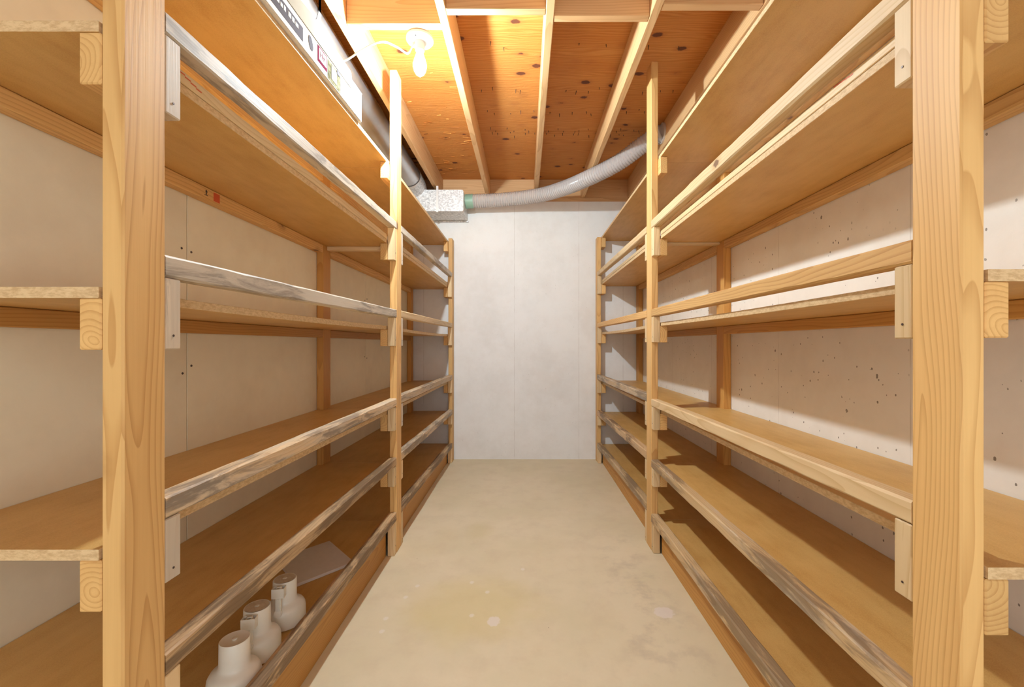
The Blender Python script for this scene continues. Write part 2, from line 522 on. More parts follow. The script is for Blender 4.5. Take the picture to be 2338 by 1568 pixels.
def board(name, x0, x1, y0, y1, z0, z1, mat, parent, bev=0.0022, chamfer=None):
    """one sawn piece of lumber with eased edges"""
    bm = bmesh.new()
    bm_box(bm, min(x0, x1), max(x0, x1), min(y0, y1), max(y0, y1), min(z0, z1), max(z0, z1))
    if bev:
        bmesh.ops.bevel(bm, geom=list(bm.edges), offset=bev, segments=1, affect='EDGES', profile=0.5)
    return link(name, bm, mat, parent)

def long_board(name, x0, x1, y0, y1, za, zb, mat, parent, n=14, sag=0.0, wob=0.0, xskew=(0.0, 0.0), bev=0.003, edge_mat=None):
    """a board running along y, from (za = bottom, top at y0) to (zb = bottom, top at y1), optionally sagging or waney"""
    bm = bmesh.new()
    x0, x1 = min(x0, x1), max(x0, x1)
    seed = random.uniform(0, 100)
    loops = []
    def nz(a, t): return noise.noise(Vector((a * 7.3 + seed, t * 5.0, seed)))
    for i in range(n + 1):
        t = i / n
        y = y0 + (y1 - y0) * t
        d = -sag * 4 * t * (1 - t)
        zbot = za[0] + (zb[0] - za[0]) * t
        ztop = za[1] + (zb[1] - za[1]) * t
        sx = xskew[0] + (xskew[1] - xskew[0]) * t
        b_ = bev * (1.0 + (1.5 * abs(nz(9, t * 3)) if wob else 0))
        pts = [(x0 + b_, zbot), (x1 - b_, zbot), (x1, zbot + b_), (x1, ztop - b_), (x1 - b_, ztop), (x0 + b_, ztop), (x0, ztop - b_), (x0, zbot + b_)]
        # the edge on the wall cleat stays put; only the free edge dips
        pts = [(px, pz + d * (1.0 - (abs(px) - 0.733) / 0.39)) for px, pz in pts] if sag else pts
        loops.append([bm.verts.new((px + sx + wob * nz(k, t), y, pz + wob * nz(k + 20, t))) for k, (px, pz) in enumerate(pts)])
    m = len(loops[0])
    for a, b2 in zip(loops, loops[1:]):
        for k in range(m):
            f = bm.faces.new((a[k], a[(k + 1) % m], b2[(k + 1) % m], b2[k]))
            if edge_mat and k in (1, 2, 3, 5, 6, 7):
                f.material_index = 1
    for lp, rev in ((loops[0], False), (loops[-1], True)):
        f = bm.faces.new(lp[::-1] if not rev else lp)
        if edge_mat: f.material_index = 1
    bmesh.ops.recalc_face_normals(bm, faces=bm.faces)
    return link(name, bm, [mat, edge_mat] if edge_mat else mat, parent)

def lathe(bm, prof, center=(0, 0, 0), n=32, mi=0, cap=True):
    rings = []
    for r, z in prof:
        if r < 1e-5:
            rings.append([bm.verts.new((center[0], center[1], center[2] + z))])
        else:
            rings.append([bm.verts.new((center[0] + r * math.cos(2 * math.pi * k / n), center[1] + r * math.sin(2 * math.pi * k / n), center[2] + z)) for k in range(n)])
    for a, b2 in zip(rings, rings[1:]):
        for k in range(n):
            va = [a[k % len(a)], a[(k + 1) % n % len(a)]] if len(a) > 1 else [a[0]]
            vb = [b2[(k + 1) % n], b2[k]] if len(b2) > 1 else [b2[0]]
            vsx = va + vb
            if len(vsx) >= 3:
                f = bm.faces.new(vsx)
                f.material_index = mi
    bmesh.ops.recalc_face_normals(bm, faces=bm.faces)

def catmull(pts, per=12):
    P = [Vector(p) for p in pts]
    P = [P[0] * 2 - P[1]] + P + [P[-1] * 2 - P[-2]]
    out = []
    for i in range(1, len(P) - 2):
        for k in range(per):
            t = k / per
            a, b2, c, d = P[i - 1], P[i], P[i + 1], P[i + 2]
            out.append(0.5 * ((2 * b2) + (c - a) * t + (2 * a - 5 * b2 + 4 * c - d) * t * t + (3 * b2 - a - 3 * c + d) * t ** 3))
    out.append(P[-2])
    return out

def resample(pts, step):
    out = [pts[0].copy()]
    acc = 0.0
    for a, b2 in zip(pts, pts[1:]):
        L = (b2 - a).length
        while acc + L >= step:
            t = (step - acc) / L
            a = a.lerp(b2, t)
            out.append(a.copy())
            L = (b2 - a).length
            acc = 0.0
        acc += L
    return out

def tube(bm, pts, radius, n=12, mi=0, flat=1.0, caps=True):
    """radius may be a function of the index; flat < 1 squashes one way"""
    up = Vector((0, 0, 1))
    rings = []
    for i, p in enumerate(pts):
        d = (pts[min(i + 1, len(pts) - 1)] - pts[max(i - 1, 0)]).normalized()
        s = d.cross(up)
        s = s.normalized() if s.length > 1e-4 else Vector((1, 0, 0))
        u = s.cross(d).normalized()
        r = radius(i) if callable(radius) else radius
        rings.append([bm.verts.new(p + s * (r * math.cos(2 * math.pi * k / n)) + u * (r * flat * math.sin(2 * math.pi * k / n))) for k in range(n)])
    for a, b2 in zip(rings, rings[1:]):
        for k in range(n):
            f = bm.faces.new((a[k], a[(k + 1) % n], b2[(k + 1) % n], b2[k]))
            f.material_index = mi
    if caps:
        for r_ in (rings[0][::-1], rings[-1]):
            bm.faces.new(r_).material_index = mi
    bmesh.ops.recalc_face_normals(bm, faces=bm.faces)

# ================================================================== the setting
def structure(name, x0, x1, y0, y1, z0, z1, mat):
    bm = bmesh.new()
    bm_box(bm, x0, x1, y0, y1, z0, z1)
    return tag(link(name, bm, mat, center=False), kind='structure')

floor = structure('floor', -1.45, 1.45, Y_OPEN, WALL_B + 0.25, -0.12, 0.0, mat_floor)
wall_back = structure('wall_back', WALL_L - 0.012, WALL_R, WALL_B, WALL_B + 0.22, 0.0, Z_WALL, mat_wall_back)
wall_right = structure('wall_right', WALL_R, WALL_R + 0.22, Y_OPEN, WALL_B + 0.22, 0.0, Z_WALL, mat_wall_right)
wall_left = structure('wall_left', WALL_L - 0.22, WALL_L - 0.012, Y_OPEN, WALL_B + 0.22, 0.0, Z_WALL, mat_wall_left)
cuts = [Y_OPEN, -0.18, 1.445, 3.07, WALL_B]
for a, b2 in zip(cuts, cuts[1:]):
    bm = bmesh.new()
    bm_box(bm, WALL_L - 0.012, WALL_L, a + 0.0018, b2 - 0.0018, 0.0, Z_WALL)
    bmesh.ops.bevel(bm, geom=list(bm.edges), offset=0.001, segments=1, affect='EDGES')
    link('panel', bm, mat_wall_left, wall_left)
bm = bmesh.new()
for y in (1.425, 1.462, 3.05, 3.09, -0.16):
    for z in (0.35, 0.70, 1.035, 1.44, 1.86, 2.2):
        yy, zz = y + random.uniform(-0.004, 0.004), z + random.uniform(-0.02, 0.02)
        M = Matrix.Translation((WALL_L + 0.0008, yy, zz)) @ Matrix.Rotation(math.pi / 2, 4, 'Y')
        bmesh.ops.create_cone(bm, cap_ends=True, segments=8, radius1=0.0042, radius2=0.0036, depth=0.0016, matrix=M)
tag(link('screw_heads', bm, mat_nail, wall_left), kind='stuff')

# ceiling: subfloor sheets with joists, blocking, rim and sill plate
ceiling = structure('ceiling', -1.345, 1.35, Y_OPEN, WALL_B + 0.22, Z_SUB + 0.016, Z_SUB + 0.06, ply)
for a, b2 in ((Y_OPEN, 0.84), (0.84, 3.30), (3.30, WALL_B + 0.22)):
    bm = bmesh.new()
    bm_box(bm, -1.345, 1.35, a + 0.0012, b2 - 0.0012, Z_SUB, Z_SUB + 0.016)
    link('plywood_sheet', bm, ply, ceiling)
JX = [-0.82, -0.358, 0.110, 0.567, 1.030]
for x in JX:
    board('joist', x - 0.019, x + 0.019, Y_OPEN, WALL_B + 0.01, Z_JOIST, Z_SUB - 0.0005, joist_wood, ceiling, 0.003)
for (i, ya) in ((0, 1.946), (1, 1.857), (2, 1.897), (3, 1.832)):
    board('blocking', JX[i] + 0.0195, JX[i + 1] - 0.0195, ya, ya + 0.040, Z_JOIST + 0.001, Z_SUB - 0.001, block_wood, ceiling, 0.0025)
board('rim_joist', -1.30, 1.30, WALL_B + 0.011, WALL_B + 0.05, Z_JOIST, Z_SUB - 0.0005, block_wood, ceiling, 0.002)
board('sill_plate', -1.13, 1.13, WALL_B + 0.002, WALL_B + 0.14, Z_WALL + 0.0005, Z_JOIST - 0.0005, block_wood, ceiling, 0.002)
for s, w in ((-1, WALL_L), (1, WALL_R)):
    board('sill_plate', w + s * 0.002, w + s * 0.14, Y_OPEN, WALL_B, Z_WALL + 0.0005, Z_JOIST - 0.0005, pine['y'], ceiling, 0.002)
    board('rim_joist', w + s * 0.10, w + s * 0.14, Y_OPEN, WALL_B + 0.01, Z_JOIST, Z_SUB - 0.0005, joist_wood, ceiling, 0.002)
bm = bmesh.new()
rn = random.Random(3)
for y, n in ((2.76, 15), (3.02, 17), (3.27, 20), (3.34, 18), (2.35, 8), (2.05, 6)):
    for k in range(n):
        x = -0.30 + 1.26 * (k + rn.uniform(0.1, 0.9)) / n
        if min(abs(x - j) for j in JX) < 0.03:
            continue
        yy = y + rn.uniform(-0.03, 0.03)
        L = rn.uniform(0.010, 0.026)
        M = Matrix.Translation((x, yy, Z_SUB - L / 2)) @ Matrix.Rotation(rn.uniform(-0.25, 0.25), 4, 'X') @ Matrix.Rotation(rn.uniform(-0.2, 0.2), 4, 'Y')
        bmesh.ops.create_cone(bm, cap_ends=True, segments=6, radius1=0.0013, radius2=0.0026, depth=L, matrix=M)
tag(link('nail_points', bm, mat_nail, ceiling), kind='stuff')
# splinters standing off the plywood and the joists
bm = bmesh.new()
for k in range(46):
    x = rn.uniform(-0.78, -0.40); y = 2.55 + 1.6 * rn.random() ** 0.7
    L = rn.uniform(0.02, 0.075)
    M = Matrix.Translation((x, y, Z_SUB - 0.004)) @ Matrix.Rotation(rn.uniform(-0.35, 0.35), 4, 'Z') @ Matrix.Rotation(rn.uniform(-0.16, 0.16), 4, 'Y') @ Matrix.Rotation(rn.uniform(-0.8, 0.8), 4, 'X') @ Matrix.Diagonal((L, 0.006, 0.0012, 1))
    bmesh.ops.create_cube(bm, size=1.0, matrix=M)
tag(link('plywood_splinters', bm, ply, ceiling), kind='stuff')

# ================================================================== shelving
XF, XP, XB = 0.691, 0.729, 1.087          # aisle face of posts, their inner face, aisle face of the rear posts
T = 0.019

def shelving(side, name, label, cfg):
    s = -1 if side == 'left' else 1
    wall = abs(WALL_L) if s < 0 else WALL_R
    root = thing(name, (s * 0.9, 2.4, 0.0), label, 'shelf')
    yn, ym, yf = cfg['posts_y']
    D = 0.089
    def B(nm, xa, xb, *a, **k):
        return board(nm, s * xa, s * xb, *a, **k)
    # posts
    for y, top in zip((yn, ym, yf), cfg['post_top']):
        B('post', XF, XP, y, y + D, 0.0, top, pine['z'], root, bev=0.003)
    for y in (ym, yf):
        B('rear_post', XB, wall - 0.0015, y, y + D, 0.0, 2.12, orange['z'], root, bev=0.003)
    nails = bmesh.new()
    def nail(y, z):
        M = Matrix.Translation((s * (XF + 0.0006), y, z)) @ Matrix.Rotation(math.pi / 2, 4, 'Y')
        bmesh.ops.create_cone(nails, cap_ends=True, segments=8, radius1=0.0022, radius2=0.0022, depth=0.0014, matrix=M)
    bays = ((yn, ym + D / 2), (ym + D / 2, WALL_B - 0.004))
    for lev, L in cfg['levels'].items():
        zt = L['top']
        t = L.get('t', T)
        sag = L.get('sag', (0, 0))
        # particle board panels, one for each bay
        for bi, (ya, yb) in enumerate(bays):
            skew = L.get('skew', (0, 0)) if bi == 0 else (0, 0)
            xin = wall - 0.002
            if skew[0]:
                xin -= 0.045
            long_board('shelf_board', s * (XP + 0.004), s * xin, ya + (0.0012 if bi else 0.0), yb - 0.0012, (zt - t, zt), (zt - t, zt), board_face, root,
                       n=12, sag=sag[bi], bev=0.001, edge_mat=board_edge, xskew=(s * skew[0], s * skew[1]))
        # bearers behind the posts, blocks either side of the posts
        zb = zt - t - 0.0005
        for pi, y in enumerate((yn, ym, yf)):
            a = y if pi == 0 else y - 0.038
            c = y + D + (0.038 if pi < 2 else 0.0)
            if lev != 'A0':
                B('bearer', XP + 0.0005, XP + 0.0385, a, c, zb - 0.089, zb, pine['y'], root)
            if lev == 'E':
                continue
            bot = 0.0 if lev == 'A0' else zb - 0.089
            rails = L['rails']
            bm_ = L.get('block', pine)
            if pi < 2:      # far side of this post
                zz = rails[pi][0][0]
                nail(y + D + 0.019, bot + 0.022 + 0.012 * random.random())
                B('support_block', XF + 0.001, XP - 0.001, y + D + 0.0005, y + D + 0.038, bot, zz - 0.001, bm_ if not isinstance(bm_, dict) else bm_['z'], root)
            if pi > 0:      # near side of this post
                zz = rails[pi - 1][1][0]
                nail(y - 0.019, bot + 0.03 + 0.03 * random.random())
                B('support_block', XF + 0.001, XP - 0.001, y - 0.038, y - 0.0005, bot, zz - 0.001, pale['z'], root)
        # guard rails between the posts
        if 'rails' in L:
            ends = ((yn + D + 0.0006, ym - 0.0006), (ym + D + 0.0006, yf - 0.0006))
            for bi, (ya, yb) in enumerate(ends):
                za, zb2 = L['rails'][bi]
                deep = 0.0335 if lev in ('A0', 'A1') and za[0] < zt + 0.01 else 0.0335
                long_board('rail', s * XF, s * (XF + 0.0405), ya, yb, za, zb2, L['rail_mat'][bi], root, n=26, wob=L.get('wob', 0.0007), bev=0.0032)
        # strips along the wall under the shelf
        cz = L.get('cleat', 0.042)
        if lev != 'A0':
            for ya, yb in ((yn, ym - 0.001), (ym + D + 0.001, yf - 0.001)):
                B('wall_cleat', XB, wall - 0.0015, ya, yb, zt - t - 0.001 - cz, zt - t - 0.001, orange['y'] if lev == 'C' else pine['y'], root)
        if L.get('lip'):
            for bi, (ya, yb) in enumerate(((yn + D + 0.042, ym - 0.042), (ym + D + 0.042, yf - 0.042))):
                B('lip_strip', XP + 0.0015, XP + 0.026, ya, yb, zt + 0.0005, zt + L['lip'], pale['y'], root, bev=0.0015)
        if L.get('joint'):
            B('joint_strip', XP + 0.04, XB - 0.001, ym + D / 2 - 0.003, ym + D / 2 + 0.034, zt - t - 0.0005 - L['joint'], zt - t - 0.0005, pale['x'], root, bev=0.0015)
    tag(link('nail_heads', nails, mat_nail, root), kind='stuff')
    # kick boards closing the space under the lowest shelf
    zt = cfg['levels']['A0']['top'] - T - 0.001
    for ya, yb in ((yn + D + 0.039, ym - 0.039), (ym + D + 0.039, yf - 0.039)):
        B('kick_board', XP + 0.008, XP + 0.026, ya, yb, 0.0, zt, orange['y'], root, bev=0.0015)
    return root

left = shelving('left', 'storage_shelving', 'long pine shelving along the left wall holding the white bottles', dict(
    posts_y=(0.746, 2.340, 4.140), post_top=(2.62, 2.608, 2.138),
    levels={
        'A0': dict(top=0.155, rails=[((.190, .235), (.176, .221)), ((.183, .226), (.138, .184))], rail_mat=[dark_rail, dark_rail], wob=0.002, block=pale['z']),
        'A1': dict(top=0.475, rails=[((.485, .528), (.472, .516)), ((.472, .522), (.455, .503))], rail_mat=[dark_rail, mottle_rail], wob=0.002, block=pale['z']),
        'B': dict(top=0.772, rails=[((.788, .831), (.791, .834)), ((.795, .840), (.787, .833))], rail_mat=[mottle_rail, mottle_rail], wob=0.0016, block=grey_block),
        'C': dict(top=1.224, rails=[((1.255, 1.298), (1.270, 1.313)), ((1.275, 1.3155), (1.288, 1.329))], rail_mat=[grey_rail, pale['y']], sag=(0.005, 0.009), block=grey_block),
        'D': dict(top=1.682, rails=[((1.725, 1.768), (1.747, 1.787)), ((1.753, 1.793), (1.770, 1.810))], rail_mat=[grey_rail, grey_rail], lip=0.028, joint=0.022, block=grey_block),
        'E': dict(top=2.116, skew=(0.042, 0.0), cleat=0.089),
    }))
right = shelving('right', 'storage_shelving', 'long pine shelving along the pitted concrete right wall, all shelves empty', dict(
    posts_y=(0.686, 2.370, 4.140), post_top=(2.62, 2.672, 2.150),
    levels={
        'A0': dict(top=0.150, rails=[((.160, .206), (.152, .200)), ((.180, .226), (.138, .187))], rail_mat=[worn_rail, worn_rail], wob=0.002, block=pale['z']),
        'A1': dict(top=0.465, rails=[((.460, .503), (.453, .497)), ((.470, .520), (.446, .496))], rail_mat=[worn_rail, dark_rail], wob=0.002, block=pale['z']),
        'B': dict(top=0.772, rails=[((.802, .845), (.787, .828)), ((.800, .845), (.790, .838))], rail_mat=[pale['y'], mottle_rail], wob=0.0014, block=pale['z']),
        'C': dict(top=1.244, rails=[((1.270, 1.313), (1.275, 1.318)), ((1.2745, 1.319), (1.287, 1.329))], rail_mat=[pine['y'], pine['y']], sag=(0.004, 0.010), block=pale['z']),
        'D': dict(top=1.712, rails=[((1.747, 1.793), (1.758, 1.805)), ((1.755, 1.798), (1.777, 1.820))], rail_mat=[pale['y'], pale['y']], lip=0.022, joint=0.012, block=pale['z']),
        'E': dict(top=2.153, t=0.017, cleat=0.070),
    }))

# crayon marks on two pieces of the left shelving
bm = bmesh.new()
bm_box(bm, -XB - 0.0005, -XB + 0.0006, 1.515, 1.545, 1.626, 1.656)
link('crayon_mark', bm, mat_red, left)
bm = bmesh.new()
for k in range(5):
    bm_box(bm, -XP - 0.0016, -XP - 0.0008, 0.900 + 0.016 * k, 0.916 + 0.016 * k, 1.7050 - 0.0032 * k, 1.7075 - 0.0032 * k)
link('crayon_mark', bm, mat_red, left)
bm = bmesh.new()
for k in range(5):
    bm_box(bm, XP + 0.0008, XP + 0.0016, 0.965 + 0.012 * k, 0.977 + 0.012 * k, 1.7260 + 0.0012 * k, 1.7285 + 0.0012 * k)
link('crayon_mark', bm, mat_red, right)
bm = bmesh.new()
bm_box(bm, -XB - 0.0005, -XB + 0.0006, 1.478, 1.482, 1.636, 1.652)
bm_box(bm, -XB - 0.0005, -XB + 0.0006, 1.472, 1.488, 1.633, 1.635)
bm_box(bm, -XB - 0.0005, -XB + 0.0006, 1.476, 1.486, 1.645, 1.648)
link('ink_mark', bm, mat_ink, left)

# ================================================================== bare bulb lamp
LX, LY, LZ = -0.492, 2.035, 2.552
lamp = thing('ceiling_lamp', (LX, LY, LZ), 'bare lit bulb in a round white porcelain lampholder between the joists', 'lamp')
bm = bmesh.new()
lathe(bm, [(0, 0.012), (0.060, 0.012), (0.063, 0.008), (0.063, -0.002), (0.058, -0.008), (0.030, -0.013), (0, -0.013)], (LX, LY, LZ), 40)
link('lampholder_base', bm, mat_porcelain, lamp, smooth_shade=True)
bm = bmesh.new()
lathe(bm, [(0, -0.012), (0.0235, -0.012), (0.0225, -0.045), (0.0215, -0.050), (0, -0.050)], (LX, LY, LZ), 28)
link('socket', bm, mat_porcelain, lamp, smooth_shade=True)
bz = LZ - 0.050
bm = bmesh.new()
lathe(bm, [(0, 0), (0.0150, -0.0005), (0.0165, -0.012), (0.0205, -0.026), (0.0262, -0.042), (0.0290, -0.053), (0.0303, -0.061)], (LX, LY, bz), 24)
bulb_o = link('bulb', bm, mat_bulb_collar, lamp, smooth_shade=True)
bm = bmesh.new()
lathe(bm, [(0.0303, -0.061), (0.0305, -0.068), (0.0303, -0.076), (0.0262, -0.094), (0.0185, -0.108), (0.0090, -0.116), (0, -0.118)], (LX, LY, bz), 20)
link('bulb_dome', bm, mat_bulb, bulb_o, smooth_shade=True)
bm = bmesh.new()
bm_box(bm, LX - 0.010, LX - 0.005, LY - 0.050, LY - 0.032, LZ - 0.0105, LZ - 0.0085)
link('screw_slot', bm, mat_print_dark, lamp)
bm = bmesh.new()
lathe(bm, [(0, 0.055), (0.045, 0.055), (0.047, 0.050), (0.047, 0.012), (0, 0.012)], (LX, LY, LZ), 16)
link('junction_box', bm, mat_strap, lamp)

bm = bmesh.new()
pts = catmull([(-0.86, 1.80, 2.30), (-0.775, 1.84, 2.325), (-0.72, 1.90, 2.41), (-0.68, 1.95, 2.475), (-0.642, 1.99, 2.512), (-0.59, 2.01, 2.502), (-0.548, 2.022, 2.482), (-0.530, 2.03, 2.512), (-0.520, 2.033, 2.541)], 8)
tube(bm, pts, 0.0062, 10, flat=0.62)
tag(link('electrical_cable', bm, mat_cable, smooth_shade=True), 'white sheathed electrical cable looping from the bulb lampholder towards the carton', 'cable')

# ================================================================== ducts
PX, PZ, PR = -0.995, 2.580, 0.095
duct = thing('round_duct', (PX, 2.5, PZ), 'long round grey steel duct running beside the leftmost joist above the carton', 'duct')
def pipe(name, ya, yb, r, mat):
    bm = bmesh.new()
    tube(bm, [Vector((PX, ya + (yb - ya) * k / 6, PZ)) for k in range(7)], r, 32, caps=False)
    return link(name, bm, mat, duct, smooth_shade=True)
pipe('brown_pipe', Y_OPEN + 0.05, 1.72, PR, mat_brown_duct)
pipe('pipe', 1.72, 3.76, PR - 0.001, mat_steel)
pipe('collar', 3.735, 3.765, PR + 0.004, mat_strap)
bm = bmesh.new()
tube(bm, catmull([(PX, 3.755, PZ), (PX, 3.87, PZ - 0.002), (PX, 3.95, PZ - 0.02), (PX, 4.02, PZ - 0.075), (PX, 4.04, PZ - 0.14)], 6), PR + 0.001, 24)
link('elbow', bm, mat_galv, duct, smooth_shade=True)
bm = bmesh.new()
ring = []
for k in range(33):
    a = math.radians(180 + 180 * k / 32)
    ring.append(Vector((PX + 0.0975 * math.cos(a), 1.90, PZ + 0.0975 * math.sin(a))))
ring = [Vector((PX - 0.0975, 1.90, Z_SUB - 0.002))] + ring + [Vector((PX + 0.0975, 1.90, Z_SUB - 0.002))]
vs2 = [(bm.verts.new(p + Vector((0, -0.012, 0))), bm.verts.new(p + Vector((0, 0.012, 0)))) for p in ring]
for a, b2 in zip(vs2, vs2[1:]):
    bm.faces.new((a[0], a[1], b2[1], b2[0]))
bmesh.ops.solidify(bm, geom=list(bm.faces), thickness=0.0012)
link('hanger_strap', bm, mat_strap, duct)

boot = thing('duct_boot', (-0.80, 4.09, 2.332), 'speckled galvanised sheet metal duct box fixed at the top of the back wall', 'duct')
bm = bmesh.new()
# rounded-corner profile extruded to the wall
def rounded_rect(x0, x1, z0, z1, r, n=5):
    pts = []
    for cx, cz, a0 in ((x1 - r, z1 - r, 0), (x0 + r, z1 - r, 90), (x0 + r, z0 + r, 180), (x1 - r, z0 + r, 270)):
        for k in range(n + 1):
            a = math.radians(a0 + 90 * k / n)
            pts.append((cx + r * math.cos(a), cz + r * math.sin(a)))
    return pts
prof = rounded_rect(-1.088, -0.556, 2.332, 2.526, 0.016)
fr = [bm.verts.new((x, 3.93, z)) for x, z in prof]
bk = [bm.verts.new((x, 4.247, z)) for x, z in prof]
bm.faces.new(fr); bm.faces.new(bk[::-1])
for k in range(len(prof)):
    j = (k + 1) % len(prof)
    bm.faces.new((fr[k], bk[k], bk[j], fr[j]))
bmesh.ops.recalc_face_normals(bm, faces=bm.faces)
link('box', bm, mat_galv, boot)
board('strap', -0.802, -0.782, 3.926, 3.9295, 2.322, 2.560, mat_strap, boot, bev=0.0006)
board('flange', -1.088, -0.548, 4.232, 4.2485, 2.318, 2.3315, mat_galv, boot, bev=0.001)

hose = thing('flexible_hose', (0.2, 3.9, 2.45), 'clear ribbed flexible hose sagging from the metal duct box to the right joist', 'hose')
ctrl = [(-0.545, 4.085, 2.470), (-0.46, 4.082, 2.474), (-0.25, 4.065, 2.478), (0.0, 4.015, 2.485), (0.20, 3.92, 2.488), (0.385, 3.745, 2.490), (0.53, 3.56, 2.494), (0.66, 3.44, 2.520), (0.77, 3.35, 2.560), (0.88, 3.26, 2.620), (0.965, 3.20, 2.660), (1.008, 3.17, 2.668)]
path = resample(catmull(ctrl, 14), 0.0052)
HR = 0.0605
def rib(i):
    t = i % 4
    return HR + (0.0042, 0.0005, -0.0034, 0.0005)[t]
bm = bmesh.new()
tube(bm, path, rib, 24, caps=False)
link('ribbed_tube', bm, mat_hose, hose, smooth_shade=True)
bm = bmesh.new()
hw = []
up = Vector((0, 0, 1))
M_ = len(path)
for i in range(0, M_ * 3):
    f = i / 3
    k = min(int(f), M_ - 2)
    p = path[k].lerp(path[k + 1], f - k)
    d = (path[min(k + 1, M_ - 1)] - path[max(k - 1, 0)]).normalized()
    sd = d.cross(up).normalized(); u = sd.cross(d)
    a = 2 * math.pi * f / 4.0
    hw.append(p + (sd * math.cos(a) + u * math.sin(a)) * (HR + 0.0025))
tube(bm, hw, 0.0015, 5, caps=False)
link('spiral_wire', bm, mat_wire, hose, smooth_shade=True)
bm = bmesh.new()
tube(bm, [Vector((-0.5555 + 0.012 * k, 4.085, 2.470 + 0.0006 * k)) for k in range(7)], lambda i: HR + 0.005 + (0.0012 if i % 2 else 0), 28)
link('tape_wrap', bm, mat_green, hose, smooth_shade=True)
bm = bmesh.new()
tube(bm, [Vector((0.998, 3.172, 2.667)), Vector((1.0105, 3.172, 2.667))], HR + 0.012, 28)
link('end_ring', bm, mat_strap, hose, smooth_shade=True)

# ================================================================== carton on the top left shelf
def carton():
    yaw = math.atan2(0.042, 1.594)
    root = thing('carton', (-0.729, 1.94, 2.1165), 'long white printed carton lying on the top left shelf', 'box')
    # local frame: x = 0 is the front (aisle) face, -x into the shelf, y runs towards the camera as -y
    def L(nm, x0, x1, y0, y1, z0, z1, mat, bev=0.0, parent=root):
        bm = bmesh.new()
        bm_box(bm, x0, x1, y0, y1, z0, z1)
        if bev:
            bmesh.ops.bevel(bm, geom=list(bm.edges), offset=bev, segments=2, affect='EDGES')
        me = bpy.data.meshes.new(nm)
        bm.normal_update(); bm.to_mesh(me); bm.free()
        me.materials.append(mat)
        o = bpy.data.objects.new(nm, me); col.objects.link(o); o.parent = parent
        return o
    L('body', -0.20, 0.0, -1.10, 0.0, 0.0, 0.127, mat_carton, 0.003)
    L('lid', -0.203, 0.0002, -1.102, 0.004, 0.1275, 0.1305, mat_carton, 0.001)
    # tall folded flap with a rounded end
    bm = bmesh.new()
    pr = [(-1.10, 0.086), (-0.112, 0.086), (-0.112, 0.140), (-0.116, 0.149), (-0.124, 0.154), (-0.30, 0.154), (-0.44, 0.156), (-0.50, 0.148), (-0.56, 0.156), (-1.10, 0.156)]
    a = [bm.verts.new((0.0004, y, z)) for y, z in pr]
    c = [bm.verts.new((0.0024, y, z)) for y, z in pr]
    bm.faces.new(a[::-1]); bm.faces.new(c)
    for k in range(len(pr)):
        j = (k + 1) % len(pr)
        bm.faces.new((a[k], a[j], c[j], c[k]))
    bmesh.ops.recalc_face_normals(bm, faces=bm.faces)
    me = bpy.data.meshes.new('flap'); bm.to_mesh(me); bm.free(); me.materials.append(mat_cream)
    o = bpy.data.objects.new('flap', me); col.objects.link(o); o.parent = root
    e = 0.0008
    def P(nm, y0, y1, z0, z1, mat, lift=0.0):
        return L(nm, 0.0001 + lift, e + lift, y0, y1, z0, z1, mat)
    P('grey_print', -1.05, -0.490, 0.020, 0.066, mat_print_grey)
    bm = bmesh.new()
    rr = random.Random(5)
    y = -0.98
    while y < -0.52:
        w = rr.uniform(0.010, 0.020)
        bm_box(bm, e, e + 0.0006, y, y + w, 0.042, 0.042 + rr.choice((0.012, 0.015)))
        y += w + rr.choice((0.005, 0.006, 0.014))
    me = bpy.data.meshes.new('white_lettering'); bm.to_mesh(me); bm.free(); me.materials.append(mat_carton)
    o = bpy.data.objects.new('white_lettering', me); col.objects.link(o); o.parent = root
    # small grey picture of an object
    bm = bmesh.new()
    bmesh.ops.create_circle(bm, cap_ends=True, segments=20, radius=1.0, matrix=Matrix.Translation((e + 0.0003, -0.440, 0.050)) @ Matrix.Rotation(math.radians(20), 4, 'X') @ Matrix.Diagonal((1, 0.014, 0.024, 1)) @ Matrix.Rotation(math.pi / 2, 4, 'Y'))
    me = bpy.data.meshes.new('picture'); bm.to_mesh(me); bm.free(); me.materials.append(mat_print_grey)
    o = bpy.data.objects.new('picture', me); col.objects.link(o); o.parent = root
    # magenta frame with a white field and strokes
    P('magenta_frame', -0.393, -0.323, 0.022, 0.080, mat_print_pink)
    P('frame_field', -0.384, -0.330, 0.033, 0.074, mat_carton, 0.0008)
    bm = bmesh.new()
    for yy in (-0.376, -0.364, -0.350):
        bm_box(bm, 0.0017, 0.0021, yy, yy + 0.003, 0.044, 0.066)
    bm_box(bm, 0.0017, 0.0021, -0.376, -0.340, 0.054, 0.0565)
    me = bpy.data.meshes.new('frame_strokes'); bm.to_mesh(me); bm.free(); me.materials.append(mat_print_pink)
    o = bpy.data.objects.new('frame_strokes', me); col.objects.link(o); o.parent = root
    P('olive_picture', -0.318, -0.212, 0.006, 0.078, mat_print_olive)
    P('picture_glow', -0.290, -0.245, 0.020, 0.070, mat_cream, 0.0008)
    P('small_mark', -0.245, -0.222, 0.066, 0.084, mat_print_grey, 0.0016)
    P('dark_mark', -0.060, -0.056, 0.030, 0.070, mat_print_dark)
    root.rotation_euler = (0, 0, -yaw)
    return root
carton()

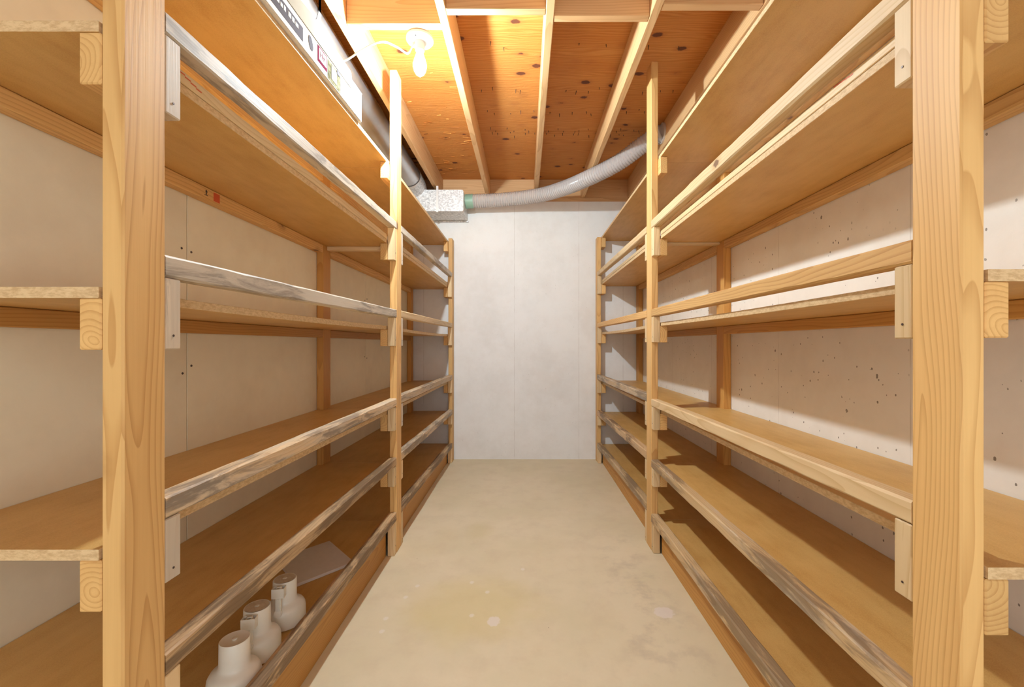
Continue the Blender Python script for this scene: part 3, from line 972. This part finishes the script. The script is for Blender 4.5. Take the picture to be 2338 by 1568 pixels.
# ================================================================== bottles on the lowest left shelf
SH = 0.1556
def bottle(x, y, spigot, label, group='white plastic bottles on the lowest left shelf'):
    root = thing('plastic_bottle', (x, y, SH), label, 'bottle', group)
    bm = bmesh.new()
    prof = [(0, 0.0), (0.056, 0.0), (0.063, 0.004), (0.066, 0.014), (0.066, 0.046), (0.0645, 0.057), (0.059, 0.067), (0.050, 0.073), (0.042, 0.077), (0.0385, 0.084), (0.0375, 0.094), (0.0370, 0.150), (0.0355, 0.1525), (0.033, 0.1515), (0, 0.150)]
    lathe(bm, prof, (x, y, SH), 40)
    o = link('body', bm, mat_bottle, root, smooth_shade=True)
    bm = bmesh.new()
    lathe(bm, [(0, 0.1505), (0.006, 0.1505), (0.007, 0.1535), (0.004, 0.1545), (0, 0.1545)], (x, y, SH), 14)
    link('moulding_nub', bm, mat_bottle, root, smooth_shade=True)
    if spigot:
        a = math.radians(-80)
        cx, cy = x + 0.055 * math.cos(a), y + 0.055 * math.sin(a)
        R = Matrix.Translation((cx, cy, SH)) @ Matrix.Rotation(a + math.pi / 2, 4, 'Z')
        bm = bmesh.new()
        w, d, z0, z1, th = 0.0195, 0.011, 0.118, 0.150, 0.0022
        bm_box(bm, -w, w, -d, -d + th, z0, z1)
        bm_box(bm, -w, w, d - th, d, z0, z1)
        bm_box(bm, -w, -w + th, -d + th, d - th, z0, z1)
        bm_box(bm, w - th, w, -d + th, d - th, z0, z1)
        bm_box(bm, -w + th, w - th, -d + th, d - th, z0, z0 + th)
        bm.transform(R)
        sp = link('spigot_housing', bm, mat_bottle, root)
        bm = bmesh.new()
        tube(bm, [Vector((-0.010, 0, 0.137)), Vector((-0.003, 0.001, 0.150)), Vector((0.005, 0, 0.152)), Vector((0.011, 0, 0.140))], 0.0042, 8)
        bm.transform(R)
        link('spigot_lever', bm, mat_bottle_dirt, sp, smooth_shade=True)
        bm = bmesh.new()
        bm_box(bm, -0.0085, 0.0085, -0.010, 0.006, 0.070, 0.119)
        bmesh.ops.bevel(bm, geom=list(bm.edges), offset=0.003, segments=2, affect='EDGES')
        bm.transform(R)
        link('spigot_stem', bm, mat_bottle, root)
        bm = bmesh.new()
        bmesh.ops.create_cone(bm, cap_ends=True, segments=20, radius1=0.0125, radius2=0.0125, depth=0.012, matrix=Matrix.Translation((0, -0.007, 0.066)) @ Matrix.Rotation(math.radians(68), 4, 'X'))
        bmesh.ops.bevel(bm, geom=[e for e in bm.edges if len(e.link_faces) == 2 and e.calc_face_angle() > 1], offset=0.0015, segments=2, affect='EDGES')
        bm.transform(R)
        link('spigot_button', bm, mat_bottle, root, smooth_shade=False)
        bm = bmesh.new()
        lathe(bm, [(0, 0.1520), (0.031, 0.1520), (0.032, 0.1526), (0, 0.1530)], (x, y, SH), 20)
        link('dirty_top', bm, mat_bottle_dirt, root)
    return root
bottle(-0.806, 1.205, False, 'nearest of the three white bottles, plain round top without a spigot')
bottle(-0.836, 1.355, True, 'middle of the three white bottles, with a boxy spigot near its top')
bottle(-0.838, 1.515, True, 'farthest of the three white bottles, its spigot half hidden under the shelf')

# ================================================================== white board lying on the lowest left shelf
bm = bmesh.new()
u, v = Vector((0.66, 0.7513, 0)), Vector((0.70, -0.7141, 0))
c0 = Vector((-0.952, 2.115, SH + 0.0005))
pts = [c0, c0 + v * 0.285, c0 + v * 0.285 - u * 0.24, c0 - u * 0.24]
lo = [bm.verts.new(p) for p in pts]
hi = [bm.verts.new(p + Vector((0, 0, 0.012))) for p in pts]
bm.faces.new(lo[::-1]); bm.faces.new(hi)
for k in range(4):
    j = (k + 1) % 4
    bm.faces.new((lo[k], lo[j], hi[j], hi[k]))
bmesh.ops.recalc_face_normals(bm, faces=bm.faces)
bmesh.ops.bevel(bm, geom=list(bm.edges), offset=0.001, segments=1, affect='EDGES')
tag(link('white_panel', bm, mat_white_board), 'square white board lying flat beyond the white bottles on the lowest shelf', 'board')
